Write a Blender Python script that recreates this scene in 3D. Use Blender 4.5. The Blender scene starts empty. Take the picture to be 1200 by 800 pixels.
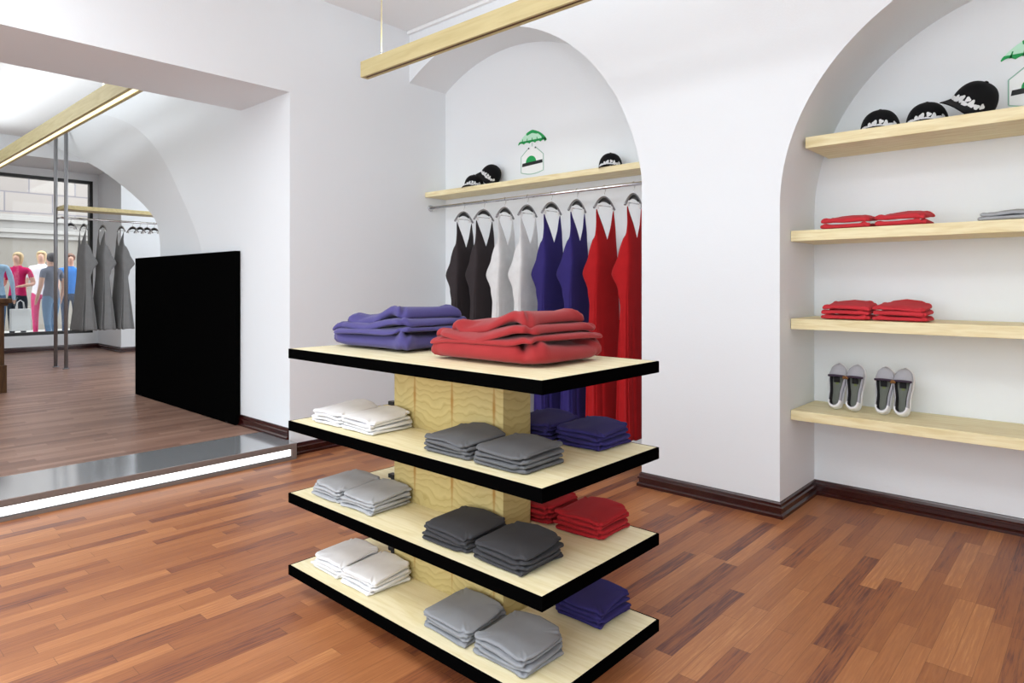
import bpy, bmesh, math, random
from mathutils import Vector, Matrix
PI = math.pi
C = bpy.context.scene.collection
RND = random.Random(7)

# ------------------------------------------------------------------ helpers
def link(o, parent=None):
    C.objects.link(o)
    if parent is not None:
        o.parent = parent
    return o

def obj(name, bm, mats, parent=None, smooth=False, loc=None):
    me = bpy.data.meshes.new(name)
    bmesh.ops.recalc_face_normals(bm, faces=bm.faces[:])
    bm.to_mesh(me); bm.free()
    if not isinstance(mats, (list, tuple)):
        mats = [mats]
    for m in mats:
        me.materials.append(m)
    if smooth:
        for p in me.polygons:
            p.use_smooth = True
    o = bpy.data.objects.new(name, me)
    if loc is not None:
        o.location = loc
    return link(o, parent)

def thing(name, label, cat, loc=(0, 0, 0), rot=(0, 0, 0), group=None):
    o = bpy.data.objects.new(name, None)
    o.empty_display_size = 0.05
    o.location = loc; o.rotation_euler = rot
    C.objects.link(o)
    return tag(o, label, cat, group)

def tag(o, label, cat, group=None):
    o['label'] = label; o['category'] = cat
    if group: o['group'] = group
    return o

def struct(name, bm, m, smooth=False):
    o = obj(name, bm, m, None, smooth)
    o['kind'] = 'structure'
    return o

def dup(o, parent=None):
    c = o.copy(); C.objects.link(c)
    if parent is not None:
        c.parent = parent
    for ch in o.children:
        dup(ch, c)
    return c

def B():
    return bmesh.new()

def box(bm, x0, x1, y0, y1, z0, z1, bevel=0.0, mi=0):
    vs = [bm.verts.new(p) for p in ((x0,y0,z0),(x1,y0,z0),(x1,y1,z0),(x0,y1,z0),
                                    (x0,y0,z1),(x1,y0,z1),(x1,y1,z1),(x0,y1,z1))]
    fs = [bm.faces.new([vs[i] for i in q]) for q in
          ((0,3,2,1),(4,5,6,7),(0,1,5,4),(1,2,6,5),(2,3,7,6),(3,0,4,7))]
    for f in fs: f.material_index = mi
    if bevel:
        es = list({e for f in fs for e in f.edges})
        r = bmesh.ops.bevel(bm, geom=es, offset=bevel, segments=2, profile=0.5, affect='EDGES')
        for f in r['faces']: f.material_index = mi
    return fs

def tube(bm, pts, r, n=8, mi=0, caps=True):
    """round bar along a polyline; r a number or one per point"""
    pts = [Vector(p) for p in pts]
    if not isinstance(r, (list, tuple)): r = [r]*len(pts)
    rings = []
    up = None
    for i, p in enumerate(pts):
        a = pts[max(i-1, 0)]; b = pts[min(i+1, len(pts)-1)]
        t = (b-a).normalized()
        if up is None:
            up = Vector((0,0,1)) if abs(t.z) < 0.9 else Vector((1,0,0))
        s = t.cross(up).normalized(); up = s.cross(t).normalized()
        rings.append([bm.verts.new(p + (s*math.cos(2*PI*k/n) + up*math.sin(2*PI*k/n))*r[i]) for k in range(n)])
    for a, b in zip(rings, rings[1:]):
        for k in range(n):
            f = bm.faces.new((a[k], a[(k+1)%n], b[(k+1)%n], b[k])); f.material_index = mi; f.smooth = True
    if caps:
        f = bm.faces.new(rings[0][::-1]); f.material_index = mi
        f = bm.faces.new(rings[-1]); f.material_index = mi

def ball(bm, c, r, sx=1, sy=1, sz=1, mi=0, u=12, v=8):
    M = Matrix.Translation(c) @ Matrix.Diagonal((r*sx, r*sy, r*sz, 1))
    res = bmesh.ops.create_uvsphere(bm, u_segments=u, v_segments=v, radius=1, matrix=M)
    for vv in res['verts']:
        for f in vv.link_faces: f.material_index = mi; f.smooth = True

# ------------------------------------------------------------------ materials
def mat(name, col, rough=0.6, metal=0.0, spec=0.5, emit=None, es=0):
    m = bpy.data.materials.new(name); m.use_nodes = True
    b = m.node_tree.nodes['Principled BSDF']
    b.inputs['Base Color'].default_value = (*col, 1)
    b.inputs['Roughness'].default_value = rough
    b.inputs['Metallic'].default_value = metal
    b.inputs['Specular IOR Level'].default_value = spec
    if emit:
        b.inputs['Emission Color'].default_value = (*emit, 1)
        b.inputs['Emission Strength'].default_value = es
    return m

def nodes(m):
    nt = m.node_tree
    return nt, nt.nodes['Principled BSDF'], nt.nodes.new, nt.links.new

def srgb(r, g, b):
    f = lambda c: (c/255/12.92) if c <= 10 else ((c/255+0.055)/1.055)**2.4
    return (f(r), f(g), f(b))

def plaster(name, col):
    m = mat(name, col, 0.85, spec=0.2)
    nt, b, N, L = nodes(m)
    tc = N('ShaderNodeTexCoord'); n = N('ShaderNodeTexNoise'); bp = N('ShaderNodeBump')
    n.inputs['Scale'].default_value = 90; n.inputs['Detail'].default_value = 3
    bp.inputs['Strength'].default_value = 0.06; bp.inputs['Distance'].default_value = 0.01
    L(tc.outputs['Object'], n.inputs['Vector']); L(n.outputs['Fac'], bp.inputs['Height'])
    L(bp.outputs['Normal'], b.inputs['Normal'])
    return m

def fabric(name, col, vary=0.12, sheen=0.03):
    m = mat(name, col, 0.9, spec=0.15)
    nt, b, N, L = nodes(m)
    tc = N('ShaderNodeTexCoord'); n = N('ShaderNodeTexNoise'); bp = N('ShaderNodeBump')
    n.inputs['Scale'].default_value = 350; n.inputs['Detail'].default_value = 2
    bp.inputs['Strength'].default_value = 0.15; bp.inputs['Distance'].default_value = 0.002
    L(tc.outputs['Object'], n.inputs['Vector']); L(n.outputs['Fac'], bp.inputs['Height'])
    L(bp.outputs['Normal'], b.inputs['Normal'])
    n2 = N('ShaderNodeTexNoise'); n2.inputs['Scale'].default_value = 14
    mx = N('ShaderNodeMix'); mx.data_type = 'RGBA'
    mx.inputs['A'].default_value = (*[c*(1-vary) for c in col], 1)
    mx.inputs['B'].default_value = (*[min(1, c*(1+vary)) for c in col], 1)
    L(tc.outputs['Object'], n2.inputs['Vector']); L(n2.outputs['Fac'], mx.inputs['Factor'])
    L(mx.outputs['Result'], b.inputs['Base Color'])
    b.inputs['Sheen Weight'].default_value = sheen
    return m

def planks(name, w, l, ramp, rough=0.32):
    """strip parquet running along Y; every strip its own shade"""
    m = mat(name, (0.3, 0.15, 0.1), rough, spec=0.38)
    nt, b, N, L = nodes(m)
    def mth(op, a, bb=None):
        n = N('ShaderNodeMath'); n.operation = op
        for i, v in enumerate((a, bb)):
            if v is None: continue
            if isinstance(v, (int, float)): n.inputs[i].default_value = v
            else: L(v, n.inputs[i])
        return n.outputs[0]
    tc = N('ShaderNodeTexCoord'); sp = N('ShaderNodeSeparateXYZ'); L(tc.outputs['Object'], sp.inputs[0])
    rx = mth('DIVIDE', sp.outputs['X'], w); row = mth('FLOOR', rx)
    wn = N('ShaderNodeTexWhiteNoise'); wn.noise_dimensions = '1D'; L(row, wn.inputs['W'])
    ry = mth('ADD', mth('DIVIDE', sp.outputs['Y'], l), mth('MULTIPLY', wn.outputs['Value'], 7.3))
    idx = mth('FLOOR', ry)
    cb = N('ShaderNodeCombineXYZ'); L(row, cb.inputs[0]); L(idx, cb.inputs[1])
    wn2 = N('ShaderNodeTexWhiteNoise'); wn2.noise_dimensions = '2D'; L(cb.outputs[0], wn2.inputs['Vector'])
    # grain, stretched along the strip and shifted per strip
    mp = N('ShaderNodeCombineXYZ')
    L(mth('MULTIPLY', sp.outputs['X'], 130), mp.inputs[0]); L(mth('MULTIPLY', sp.outputs['Y'], 5), mp.inputs[1])
    L(mth('MULTIPLY', wn2.outputs['Value'], 40), mp.inputs[2])
    gr = N('ShaderNodeTexNoise'); gr.inputs['Scale'].default_value = 1; gr.inputs['Detail'].default_value = 5
    gr.inputs['Roughness'].default_value = 0.65
    L(mp.outputs[0], gr.inputs['Vector'])
    fac = mth('ADD', mth('MULTIPLY', wn2.outputs['Value'], 0.62), mth('MULTIPLY', gr.outputs['Fac'], 0.95))
    fac = mth('SUBTRACT', fac, 0.28)
    cr = N('ShaderNodeValToRGB'); L(fac, cr.inputs['Fac'])
    els = cr.color_ramp.elements
    els[0].position = ramp[0][0]; els[0].color = (*ramp[0][1], 1)
    els[1].position = ramp[-1][0]; els[1].color = (*ramp[-1][1], 1)
    for p, c in ramp[1:-1]:
        e = els.new(p); e.color = (*c, 1)
    # seams
    fx = mth('FRACT', rx); fy = mth('FRACT', ry)
    sx = mth('LESS_THAN', mth('MINIMUM', fx, mth('SUBTRACT', 1.0, fx)), 0.012)
    sy = mth('LESS_THAN', mth('MINIMUM', fy, mth('SUBTRACT', 1.0, fy)), 0.0018)
    seam = mth('MULTIPLY', mth('MAXIMUM', sx, sy), 0.45)
    mx = N('ShaderNodeMix'); mx.data_type = 'RGBA'; L(seam, mx.inputs['Factor'])
    L(cr.outputs['Color'], mx.inputs['A']); mx.inputs['B'].default_value = (0.05, 0.02, 0.012, 1)
    L(mx.outputs['Result'], b.inputs['Base Color'])
    rr = mth('ADD', mth('MULTIPLY', gr.outputs['Fac'], 0.14), rough-0.07); L(rr, b.inputs['Roughness'])
    bp = N('ShaderNodeBump'); bp.inputs['Strength'].default_value = 0.12; bp.inputs['Distance'].default_value = 0.002
    L(gr.outputs['Fac'], bp.inputs['Height']); L(bp.outputs['Normal'], b.inputs['Normal'])
    return m

def wood(name, c1, c2, axis='X', rough=0.5, scale=6.0, dist=3.0, streak=None):
    m = mat(name, c1, rough, spec=0.35)
    nt, b, N, L = nodes(m)
    tc = N('ShaderNodeTexCoord'); mp = N('ShaderNodeMapping')
    sc = {'X': (0.9, 9, 9), 'Y': (9, 0.9, 9), 'Z': (9, 9, 0.9)}[axis]
    mp.inputs['Scale'].default_value = sc
    n = N('ShaderNodeTexNoise'); n.inputs['Scale'].default_value = scale; n.inputs['Detail'].default_value = 5
    n.inputs['Distortion'].default_value = dist*0.2
    L(tc.outputs['Object'], mp.inputs['Vector']); L(mp.outputs['Vector'], n.inputs['Vector'])
    cr = N('ShaderNodeValToRGB'); L(n.outputs['Fac'], cr.inputs['Fac'])
    cr.color_ramp.elements[0].position = 0.3; cr.color_ramp.elements[0].color = (*c2, 1)
    cr.color_ramp.elements[1].position = 0.62; cr.color_ramp.elements[1].color = (*c1, 1)
    L(cr.outputs['Color'], b.inputs['Base Color'])
    return m

def plywood(name, c1, c2, c3):
    """pale plywood with hanging, scalloped growth rings and dark upright flecks"""
    m = mat(name, c1, 0.5, spec=0.3)
    nt, b, N, L = nodes(m)
    def mth(op, a, bb=None):
        n = N('ShaderNodeMath'); n.operation = op
        for i, v in enumerate((a, bb)):
            if v is None: continue
            if isinstance(v, (int, float)): n.inputs[i].default_value = v
            else: L(v, n.inputs[i])
        return n.outputs[0]
    tc = N('ShaderNodeTexCoord'); sp = N('ShaderNodeSeparateXYZ'); L(tc.outputs['Object'], sp.inputs[0])
    hx = mth('ADD', sp.outputs['X'], mth('MULTIPLY', sp.outputs['Y'], 0.8))
    nz = N('ShaderNodeTexNoise'); nz.inputs['Scale'].default_value = 5; nz.inputs['Detail'].default_value = 3
    L(tc.outputs['Object'], nz.inputs['Vector'])
    cell = mth('FRACT', mth('ADD', mth('MULTIPLY', hx, 4.6), 0.07))
    arch = mth('POWER', mth('ABSOLUTE', mth('SUBTRACT', cell, 0.5)), 2.0)
    ph = mth('ADD', mth('SUBTRACT', mth('MULTIPLY', sp.outputs['Z'], 36), mth('MULTIPLY', arch, 3.0)), mth('MULTIPLY', nz.outputs['Fac'], 7.0))
    band = mth('FRACT', ph)
    cr = N('ShaderNodeValToRGB'); L(band, cr.inputs['Fac'])
    e = cr.color_ramp.elements
    e[0].position = 0.0; e[0].color = (*c2, 1); e[1].position = 0.35; e[1].color = (*c1, 1)
    x = e.new(0.85); x.color = (*[0.6*p+0.4*q for p, q in zip(c1, c2)], 1)
    # upright flecks where two scallops meet
    edge = mth('MINIMUM', cell, mth('SUBTRACT', 1.0, cell))
    zc = mth('FRACT', mth('ADD', mth('MULTIPLY', sp.outputs['Z'], 3.3333), 0.65))
    lens = mth('SUBTRACT', 0.045, mth('MULTIPLY', mth('ABSOLUTE', mth('SUBTRACT', zc, 0.5)), 0.11))
    fl = N('ShaderNodeMapRange'); L(mth('SUBTRACT', lens, edge), fl.inputs['Value'])
    fl.inputs['From Min'].default_value = -0.01; fl.inputs['From Max'].default_value = 0.04
    mx = N('ShaderNodeMix'); mx.data_type = 'RGBA'; L(fl.outputs['Result'], mx.inputs['Factor'])
    L(cr.outputs['Color'], mx.inputs['A']); mx.inputs['B'].default_value = (*c3, 1)
    L(mx.outputs['Result'], b.inputs['Base Color'])
    return m

M_WALL = plaster('white_plaster', (0.85, 0.88, 0.905))
M_CEIL = plaster('ceiling_white', (0.89, 0.895, 0.90))
M_FLOOR = planks('merbau_strips', 0.066, 0.62, [
    (0.0, srgb(80, 46, 42)), (0.14, srgb(106, 62, 52)), (0.3, srgb(148, 90, 58)), (0.55, srgb(166, 106, 66)),
    (0.8, srgb(182, 120, 76)), (1.0, srgb(206, 146, 94))], 0.42)
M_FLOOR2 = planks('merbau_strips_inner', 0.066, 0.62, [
    (0.0, srgb(112, 84, 74)), (0.5, srgb(150, 116, 100)), (1.0, srgb(176, 142, 124))], 0.36)  # paler, greyer ramp: blurred bright reflection put into the strip colour
M_SKIRT = mat('mahogany_skirting', srgb(52, 14, 12), 0.22, spec=0.6)
M_PALE = wood('pale_birch', srgb(244, 232, 190), srgb(226, 208, 156), 'X')
M_TOPW = wood('birch_shelf_board', srgb(242, 232, 196), srgb(228, 215, 168), 'X')
M_PLY = plywood('birch_plywood', srgb(196, 178, 122), srgb(174, 154, 96), srgb(160, 114, 44))
M_BEAM = wood('beam_birch', srgb(214, 200, 150), srgb(200, 184, 132), 'X', scale=3)
M_BLACK = mat('black_edge', (0.0015, 0.0015, 0.0015), 0.8, spec=0.0)
M_PANEL = mat('matt_black', (0.002, 0.002, 0.002), 0.9, spec=0.0)
M_SLOT = mat('amber_slot', srgb(96, 60, 14), 0.5)
M_CHROME = mat('chrome', (0.72, 0.73, 0.75), 0.18, 1.0)
M_STEEL = mat('brushed_steel', (0.3, 0.3, 0.31), 0.5, 0.8)
M_PLATE = mat('dark_steel_plate', (0.52, 0.54, 0.56), 0.12, 0.6)
M_STEPF = mat('taupe_metal', srgb(132, 122, 116), 0.5, 0.3)
M_LED = mat('light_diffuser', (1, 1, 1), 0.5, emit=(1, 1, 1), es=1.3)
M_WARMLED = mat('warm_light_strip', (1, 0.93, 0.7), 0.5, emit=(1, 0.9, 0.55), es=1.2)
M_BLKPL = mat('black_plastic', (0.012, 0.012, 0.012), 0.35)
M_WHTPL = mat('white_plastic', (0.85, 0.85, 0.85), 0.4)
M_HOOK = mat('grey_metal', (0.35, 0.35, 0.36), 0.3, 0.9)
FAB = {
 'white': fabric('white_cotton', srgb(226, 226, 228)), 'light grey': fabric('light_grey_cotton', srgb(168, 170, 174)),
 'dark grey': fabric('dark_grey_cotton', srgb(98, 99, 102)), 'charcoal': fabric('charcoal_cotton', srgb(62, 62, 65)),
 'mid grey': fabric('mid_grey_cotton', srgb(140, 143, 148)), 'navy': fabric('navy_cotton', srgb(50, 44, 100)),
 'red': fabric('red_cotton', srgb(164, 34, 40)), 'blue': fabric('violet_blue_knit', srgb(76, 70, 124), 0.12, 0.14),
 'brick red': fabric('brick_red_knit', srgb(150, 44, 46), 0.12, 0.14), 'bright red': fabric('bright_red_cotton', srgb(200, 56, 64)),
}

# ------------------------------------------------------------------ camera
cam = bpy.data.cameras.new('camera'); co = bpy.data.objects.new('camera', cam); C.objects.link(co)
co.location = (0, 0, 1.29); co.rotation_euler = (PI/2, 0, math.radians(42.2))
cam.sensor_width = 36; cam.lens = 770/1200*36; cam.shift_y = -66.5/1200
cam.clip_start = 0.05; cam.clip_end = 200
bpy.context.scene.camera = co
vs = bpy.context.scene.view_settings
vs.view_transform = 'Standard'; vs.look = 'None'; vs.gamma = 1; vs.use_curve_mapping = False
vs.exposure = 0.32

# ------------------------------------------------------------------ setting: main room
XW, YN, ZC = -4.57, 3.69, 3.52          # west wall, north wall, ceiling
XE, YS = 2.3, -3.2
XJ, YJ, ZB = -5.36, 2.545, 0.12         # far side of the opening, its jamb, raised floor
NB, RB = 4.12, 4.27                     # back of the hanging niche, back of the shelf recess
NX, PX, RX = -2.22, -1.345, 0.945

bm = B(); box(bm, -5.3, XE+0.2, YS, RB+0.2, -0.1, 0.0); struct('floor', bm, M_FLOOR)
bm = B(); box(bm, XW-0.1, XE+0.2, YS, YN+0.1, ZC, ZC+0.12); struct('ceiling', bm, M_CEIL)

def ang(n, x0, x1, cx, r):
    t0 = math.acos(max(-1, min(1, (x0-cx)/r))); t1 = math.acos(max(-1, min(1, (x1-cx)/r)))
    return [cx + r*math.cos(t0+(t1-t0)*i/n) for i in range(n+1)]

ncx, ncz, nr = -3.75, 1.76, 1.545
nz = lambda x: ncz + math.sqrt(max(0.0, nr*nr-(x-ncx)**2))
rcx, rcz, rr_ = -0.2, 1.72, 1.145
rz = lambda x: rcz + math.sqrt(max(0.0, rr_*rr_-(x-rcx)**2))
def quad(bm, *ps):
    return bm.faces.new([bm.verts.new(p) for p in ps])
bm = B(); sof = {}
for nm, xs, zl, Yb in (('niche', ang(48, XW, NX, ncx, nr), nz, NB), ('recess', ang(64, PX, RX, rcx, rr_), rz, RB)):
    fr = [(bm.verts.new((x, YN, zl(x))), bm.verts.new((x, YN, ZC+0.1))) for x in xs]
    for a, b in zip(fr, fr[1:]): bm.faces.new((a[0], b[0], b[1], a[1]))
    sof[nm] = [(x, zl(x)) for x in xs]
for x0, x1 in ((NX, PX), (RX, XE)):
    quad(bm, (x0, YN, 0), (x1, YN, 0), (x1, YN, ZC+0.1), (x0, YN, ZC+0.1))
struct('wall_north', bm, M_WALL)
for nm, pts, jambs, Yb in (('niche', sof['niche'], (NX,), NB), ('recess', sof['recess'], (PX, RX), RB)):
    bm = B()
    r = [(bm.verts.new((x, YN, z)), bm.verts.new((x, Yb, z))) for x, z in pts]
    for a, b in zip(r, r[1:]):
        f = bm.faces.new((a[0], a[1], b[1], b[0])); f.smooth = True
    struct(f'wall_{nm}_soffit', bm, M_WALL)
    for k, x in enumerate(jambs):
        zt = pts[0][1] if abs(pts[0][0]-x) < 1e-3 else pts[-1][1]
        bm = B(); quad(bm, (x, YN, 0), (x, Yb, 0), (x, Yb, zt), (x, YN, zt)); struct(f'wall_{nm}_{"left" if x == PX else "right"}', bm, M_WALL)
bm = B(); box(bm, XW-0.1, NX+0.3, NB, NB+0.1, 0, 3.45); struct('wall_niche_back', bm, M_WALL)
bm = B(); box(bm, PX-0.2, RX+0.2, RB, RB+0.1, 0, 3.1); struct('wall_recess_back', bm, M_WALL)

bm = B()
box(bm, XJ, XW, YJ, NB+0.1, 0, ZC+0.1)
box(bm, XJ, XW, -1.6, YJ, 2.742, ZC+0.1)
box(bm, XJ, XW, YS, -1.6, 0, ZC+0.1)
struct('wall_west', bm, M_WALL)
bm = B(); box(bm, XE, XE+0.12, YS, RB, 0, ZC+0.1); struct('wall_east', bm, M_WALL)

# cornice along the north ceiling edge
bm = B()
for k, (d, h) in enumerate(((0.03, 0.03),)):
    box(bm, XW+0.001, XE, YN-d, YN-0.0005, ZC-h, ZC-h+0.029, 0.004)
struct('trim_1', bm, M_CEIL)

SK = [(0, 0), (0.024, 0), (0.024, 0.016), (0.019, 0.021), (0.013, 0.026), (0.013, 0.046), (0.02, 0.05),
      (0.02, 0.058), (0.012, 0.064), (0.01, 0.078), (0.006, 0.086), (0, 0.088)]
def skirting(name, path, side, z0=0.0):
    """moulded board swept along a plan polyline; side +1 puts it left of the way walked"""
    bm = B(); P = [Vector((x, y)) for x, y in path]; rings = []
    for i, p in enumerate(P):
        ds = []
        if i > 0: ds.append((P[i]-P[i-1]).normalized())
        if i < len(P)-1: ds.append((P[i+1]-P[i]).normalized())
        ns = [Vector((-d.y, d.x))*side for d in ds]
        n = ns[0] if len(ns) == 1 else (ns[0]+ns[1])/(1+ns[0].dot(ns[1]))
        rings.append([bm.verts.new((p.x+n.x*a, p.y+n.y*a, z0+b)) for a, b in SK])
    for a, b in zip(rings, rings[1:]):
        for k in range(len(SK)-1):
            bm.faces.new((a[k], b[k], b[k+1], a[k+1]))
    bm.faces.new(rings[0]); bm.faces.new(rings[-1])
    return struct(name, bm, M_SKIRT)
skirting('baseboard_north', [(NX, NB), (NX, YN), (PX, YN), (PX, RB), (RX, RB), (RX, YN), (XE, YN)], -1)
skirting('baseboard_west', [(XW, 2.56), (XW, NB), (NX, NB)], -1)
skirting('baseboard_jamb', [(XJ, YJ), (XW-0.01, YJ)], -1, ZB)

# ------------------------------------------------------------------ setting: raised back room
XP, XF, YP = -12.65, -13.9, 3.88        # pier face, window wall, pier side
ZC2 = 3.62
bm = B(); box(bm, XF-0.25, -5.0, YS, 7.0, -0.05, ZB); struct('floor_inner', bm, M_FLOOR2)
bm = B(); box(bm, XF-0.25, XJ, YS, 7.0, ZC2, ZC2+0.12); struct('ceiling_inner', bm, M_CEIL)
# side wall with a splayed arch
front = [(-6.10, ZB), (-6.10, 1.30), (-6.126, 1.621), (-6.352, 1.893), (-6.651, 2.185), (-6.971, 2.50), (-7.4, 2.80), (-8.1, 3.12), (-9.2, 3.40), (-10.8, 3.60)]
back = [(-7.70, ZB), (-7.70, 1.50), (-7.72, 1.84), (-7.85, 2.035), (-8.436, 2.316), (-9.51, 2.718), (-10.44, 3.0), (-11.09, 3.18), (-11.75, 3.33), (-12.7, 3.60)]
def resample(pl, n):
    d = [0]
    for a, b in zip(pl, pl[1:]): d.append(d[-1]+math.dist(a, b))
    out = []
    for i in range(n+1):
        t = d[-1]*i/n; k = max(j for j in range(len(d)) if d[j] <= t+1e-9); k = min(k, len(pl)-2)
        s = (t-d[k])/(d[k+1]-d[k]); out.append(tuple(a+(b-a)*s for a, b in zip(pl[k], pl[k+1])))
    return out
def smoothpl(pl, it=2):
    for _ in range(it):
        q = [pl[0]]
        for a, b in zip(pl, pl[1:]):
            q += [tuple(x*0.75+y*0.25 for x, y in zip(a, b)), tuple(x*0.25+y*0.75 for x, y in zip(a, b))]
        pl = q+[pl[-1]]
    return pl
bm = B()
fo = [bm.verts.new((x, YJ, z)) for x, z in smoothpl(front)]
bo = [bm.verts.new((x, YJ+0.205, z)) for x, z in smoothpl(back)]
for i in range(len(fo)-1):
    f = bm.faces.new((fo[i], bo[i], bo[i+1], fo[i+1])); f.smooth = True
fo2 = [bm.verts.new(v.co) for v in fo]
inner = [bm.verts.new((XJ, YJ, v.co.z)) for v in fo]
for i in range(len(fo)-1):
    bm.faces.new((inner[i], fo2[i], fo2[i+1], inner[i+1]))
bo3 = [bm.verts.new(v.co) for v in bo]
bo2 = [bm.verts.new((XJ-0.2, YJ+0.205, v.co.z)) for v in bo]
for i in range(len(bo)-1):
    bm.faces.new((bo2[i], bo3[i], bo3[i+1], bo2[i+1]))
struct('wall_inner_north', bm, M_WALL)
# window wall, pier and far end
WY0, WY1, WZ0, WZ1 = -0.6, 3.80, 0.405, 3.20
bm = B()
box(bm, XF-0.25, XF, YS, YP, ZB, WZ0)
box(bm, XF-0.25, XF, YS, YP, WZ1, ZC2)
box(bm, XF-0.25, XF, YS, WY0, WZ0, WZ1)
box(bm, XF-0.25, XF, WY1, YP, WZ0, WZ1)
box(bm, XF-0.25, XP, YP, 7.0, ZB, ZC2)
box(bm, XF, XP, YS, YP, 3.33, ZC2)
struct('wall_inner_west', bm, M_WALL)
bm = B(); box(bm, XP, -5.2, 6.6, 6.7, ZB, ZC2); struct('wall_inner_far', bm, M_WALL)
bm = B(); box(bm, XF-0.25, XJ, YS-0.1, YS, ZB, ZC2); struct('wall_inner_south', bm, M_WALL)
skirting('baseboard_inner', [(XF, YS), (XF, YP), (XP, YP), (XP, 6.6)], -1, ZB)
# shop window
bm = B(); t = 0.055
box(bm, XF-0.14, XF-0.02, WY0, WY1, WZ1-t, WZ1, 0.004); box(bm, XF-0.14, XF-0.02, WY0, WY1, WZ0, WZ0+t, 0.004)
for y in (WY0, WY1-t): box(bm, XF-0.14, XF-0.02, y, y+t, WZ0+t, WZ1-t, 0.004)
wf = struct('window_1', bm, M_BLKPL)
gm = bpy.data.materials.new('window_glass'); gm.use_nodes = True
nt = gm.node_tree; nt.nodes.clear()
out = nt.nodes.new('ShaderNodeOutputMaterial'); mx = nt.nodes.new('ShaderNodeMixShader')
tr = nt.nodes.new('ShaderNodeBsdfTransparent'); gl = nt.nodes.new('ShaderNodeBsdfGlossy'); fr = nt.nodes.new('ShaderNodeFresnel')
tr.inputs['Color'].default_value = (0.96, 0.97, 0.97, 1); gl.inputs['Roughness'].default_value = 0.02; fr.inputs['IOR'].default_value = 1.25
nt.links.new(fr.outputs[0], mx.inputs[0]); nt.links.new(tr.outputs[0], mx.inputs[1]); nt.links.new(gl.outputs[0], mx.inputs[2]); nt.links.new(mx.outputs[0], out.inputs[0])
bm = B(); box(bm, XF-0.085, XF-0.075, WY0+t, WY1-t, WZ0+t, WZ1-t); obj('window_pane', bm, gm, wf)

# ------------------------------------------------------------------ lit step
st = thing('light_step', 'low step at the opening, steel top, glowing white strip along its front', 'step', (-4.45, 0.45, 0))
def L_(x, y, z): return (x+4.45, y-0.45, z)
bm = B()
y0, y1 = -2.04, 2.085
box(bm, -0.03, 0, y0, y1, 0.084, ZB-0.004, 0.002); box(bm, -0.03, 0, y0, y1, 0.0, 0.024, 0.002)
box(bm, -0.03, 0, y1-0.04, y1, 0.024, 0.084); box(bm, -0.03, 0, y0, y0+0.04, 0.024, 0.084)
box(bm, -0.53, -0.03, y0, y1, 0.0, ZB-0.008)
obj('step_frame', bm, M_STEPF, st)
bm = B(); box(bm, -0.024, -0.020, y0+0.04, y1-0.04, 0.0275, 0.0805); obj('light_panel', bm, M_LED, st)
bm = B()
for za, zb in ((0.024, 0.0275), (0.0805, 0.084)): box(bm, -0.026, -0.003, y0+0.04, y1-0.04, za, zb)
obj('gasket', bm, M_BLKPL, st)
bm = B(); box(bm, -0.535, 0.001, y0, y1, ZB-0.004, ZB+0.002, 0.001); obj('top_plate', bm, M_PLATE, st)

# black board by the opening
bm = B(); box(bm, -1.165, 1.165, 0, 0.045, 0.003, 1.452, 0.003)
pn = thing('black_panel', 'large plain matt black panel standing on the raised floor behind the opening', 'panel', (-6.53, YJ-0.05, ZB))
obj('board', bm, M_PANEL, pn)
for x in (-1.0, 1.0):
    bm = B(); box(bm, x-0.03, x+0.03, -0.0, 0.045, -0.0005, 0.02, 0.003); obj('foot', bm, M_BLKPL, pn)

# ------------------------------------------------------------------ display table
TX0, TX1, TY0, TY1 = -2.527, -1.158, 1.401, 2.04
tcx, tcy = (TX0+TX1)/2, (TY0+TY1)/2
tw, td = (TX1-TX0)/2, (TY1-TY0)/2
table = thing('display_table', 'free-standing four-shelf birch display unit with black shelf edges', 'display unit', (tcx, tcy, 0))
SZ = [1.024, 0.724, 0.424, 0.124]
cw, cd, ccx, ccy = 0.3045, 0.073, -0.0177, 0.0225
for k, z in enumerate(SZ):
    bm = B(); e = 0.007
    box(bm, -tw+e, tw-e, -td+e, td-e, z-0.038, z+0.0005)
    sh = obj('shelf', bm, M_TOPW, table)
    bm = B()
    for (a, b, c, d) in ((-tw, tw, -td, -td+e), (-tw, tw, td-e, td), (-tw, -tw+e, -td+e, td-e), (tw-e, tw, -td+e, td-e)):
        box(bm, a, b, c, d, z-0.0395, z)
    obj('edge_band', bm, M_BLACK, sh)
for za, zb in ((SZ[1], SZ[0]-0.038), (SZ[2], SZ[1]-0.038), (SZ[3], SZ[2]-0.038)):
    bm = B(); box(bm, ccx-cw, ccx+cw, ccy-cd, ccy+cd, za+0.0005, zb, 0.0015); obj('column', bm, M_PLY, table)
bm = B(); box(bm, -cw-0.12, cw+0.12, -cd-0.09, cd+0.09, 0, SZ[3]-0.038, 0.003); obj('plinth', bm, M_BLACK, table)
for z in SZ[1:]:
    bm = B()
    bx, by = ccx-cw, ccy-cd
    box(bm, bx-0.010, bx, by+0.001, by+0.05, z+0.035, z+0.075, 0.002)
    box(bm, bx-0.044, bx-0.008, by+0.001, by+0.026, z+0.068, z+0.085, 0.002)
    box(bm, bx-0.026, bx-0.010, by+0.001, by+0.026, z+0.0005, z+0.07, 0.002)
    obj('bracket', bm, M_BLKPL, table)

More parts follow.
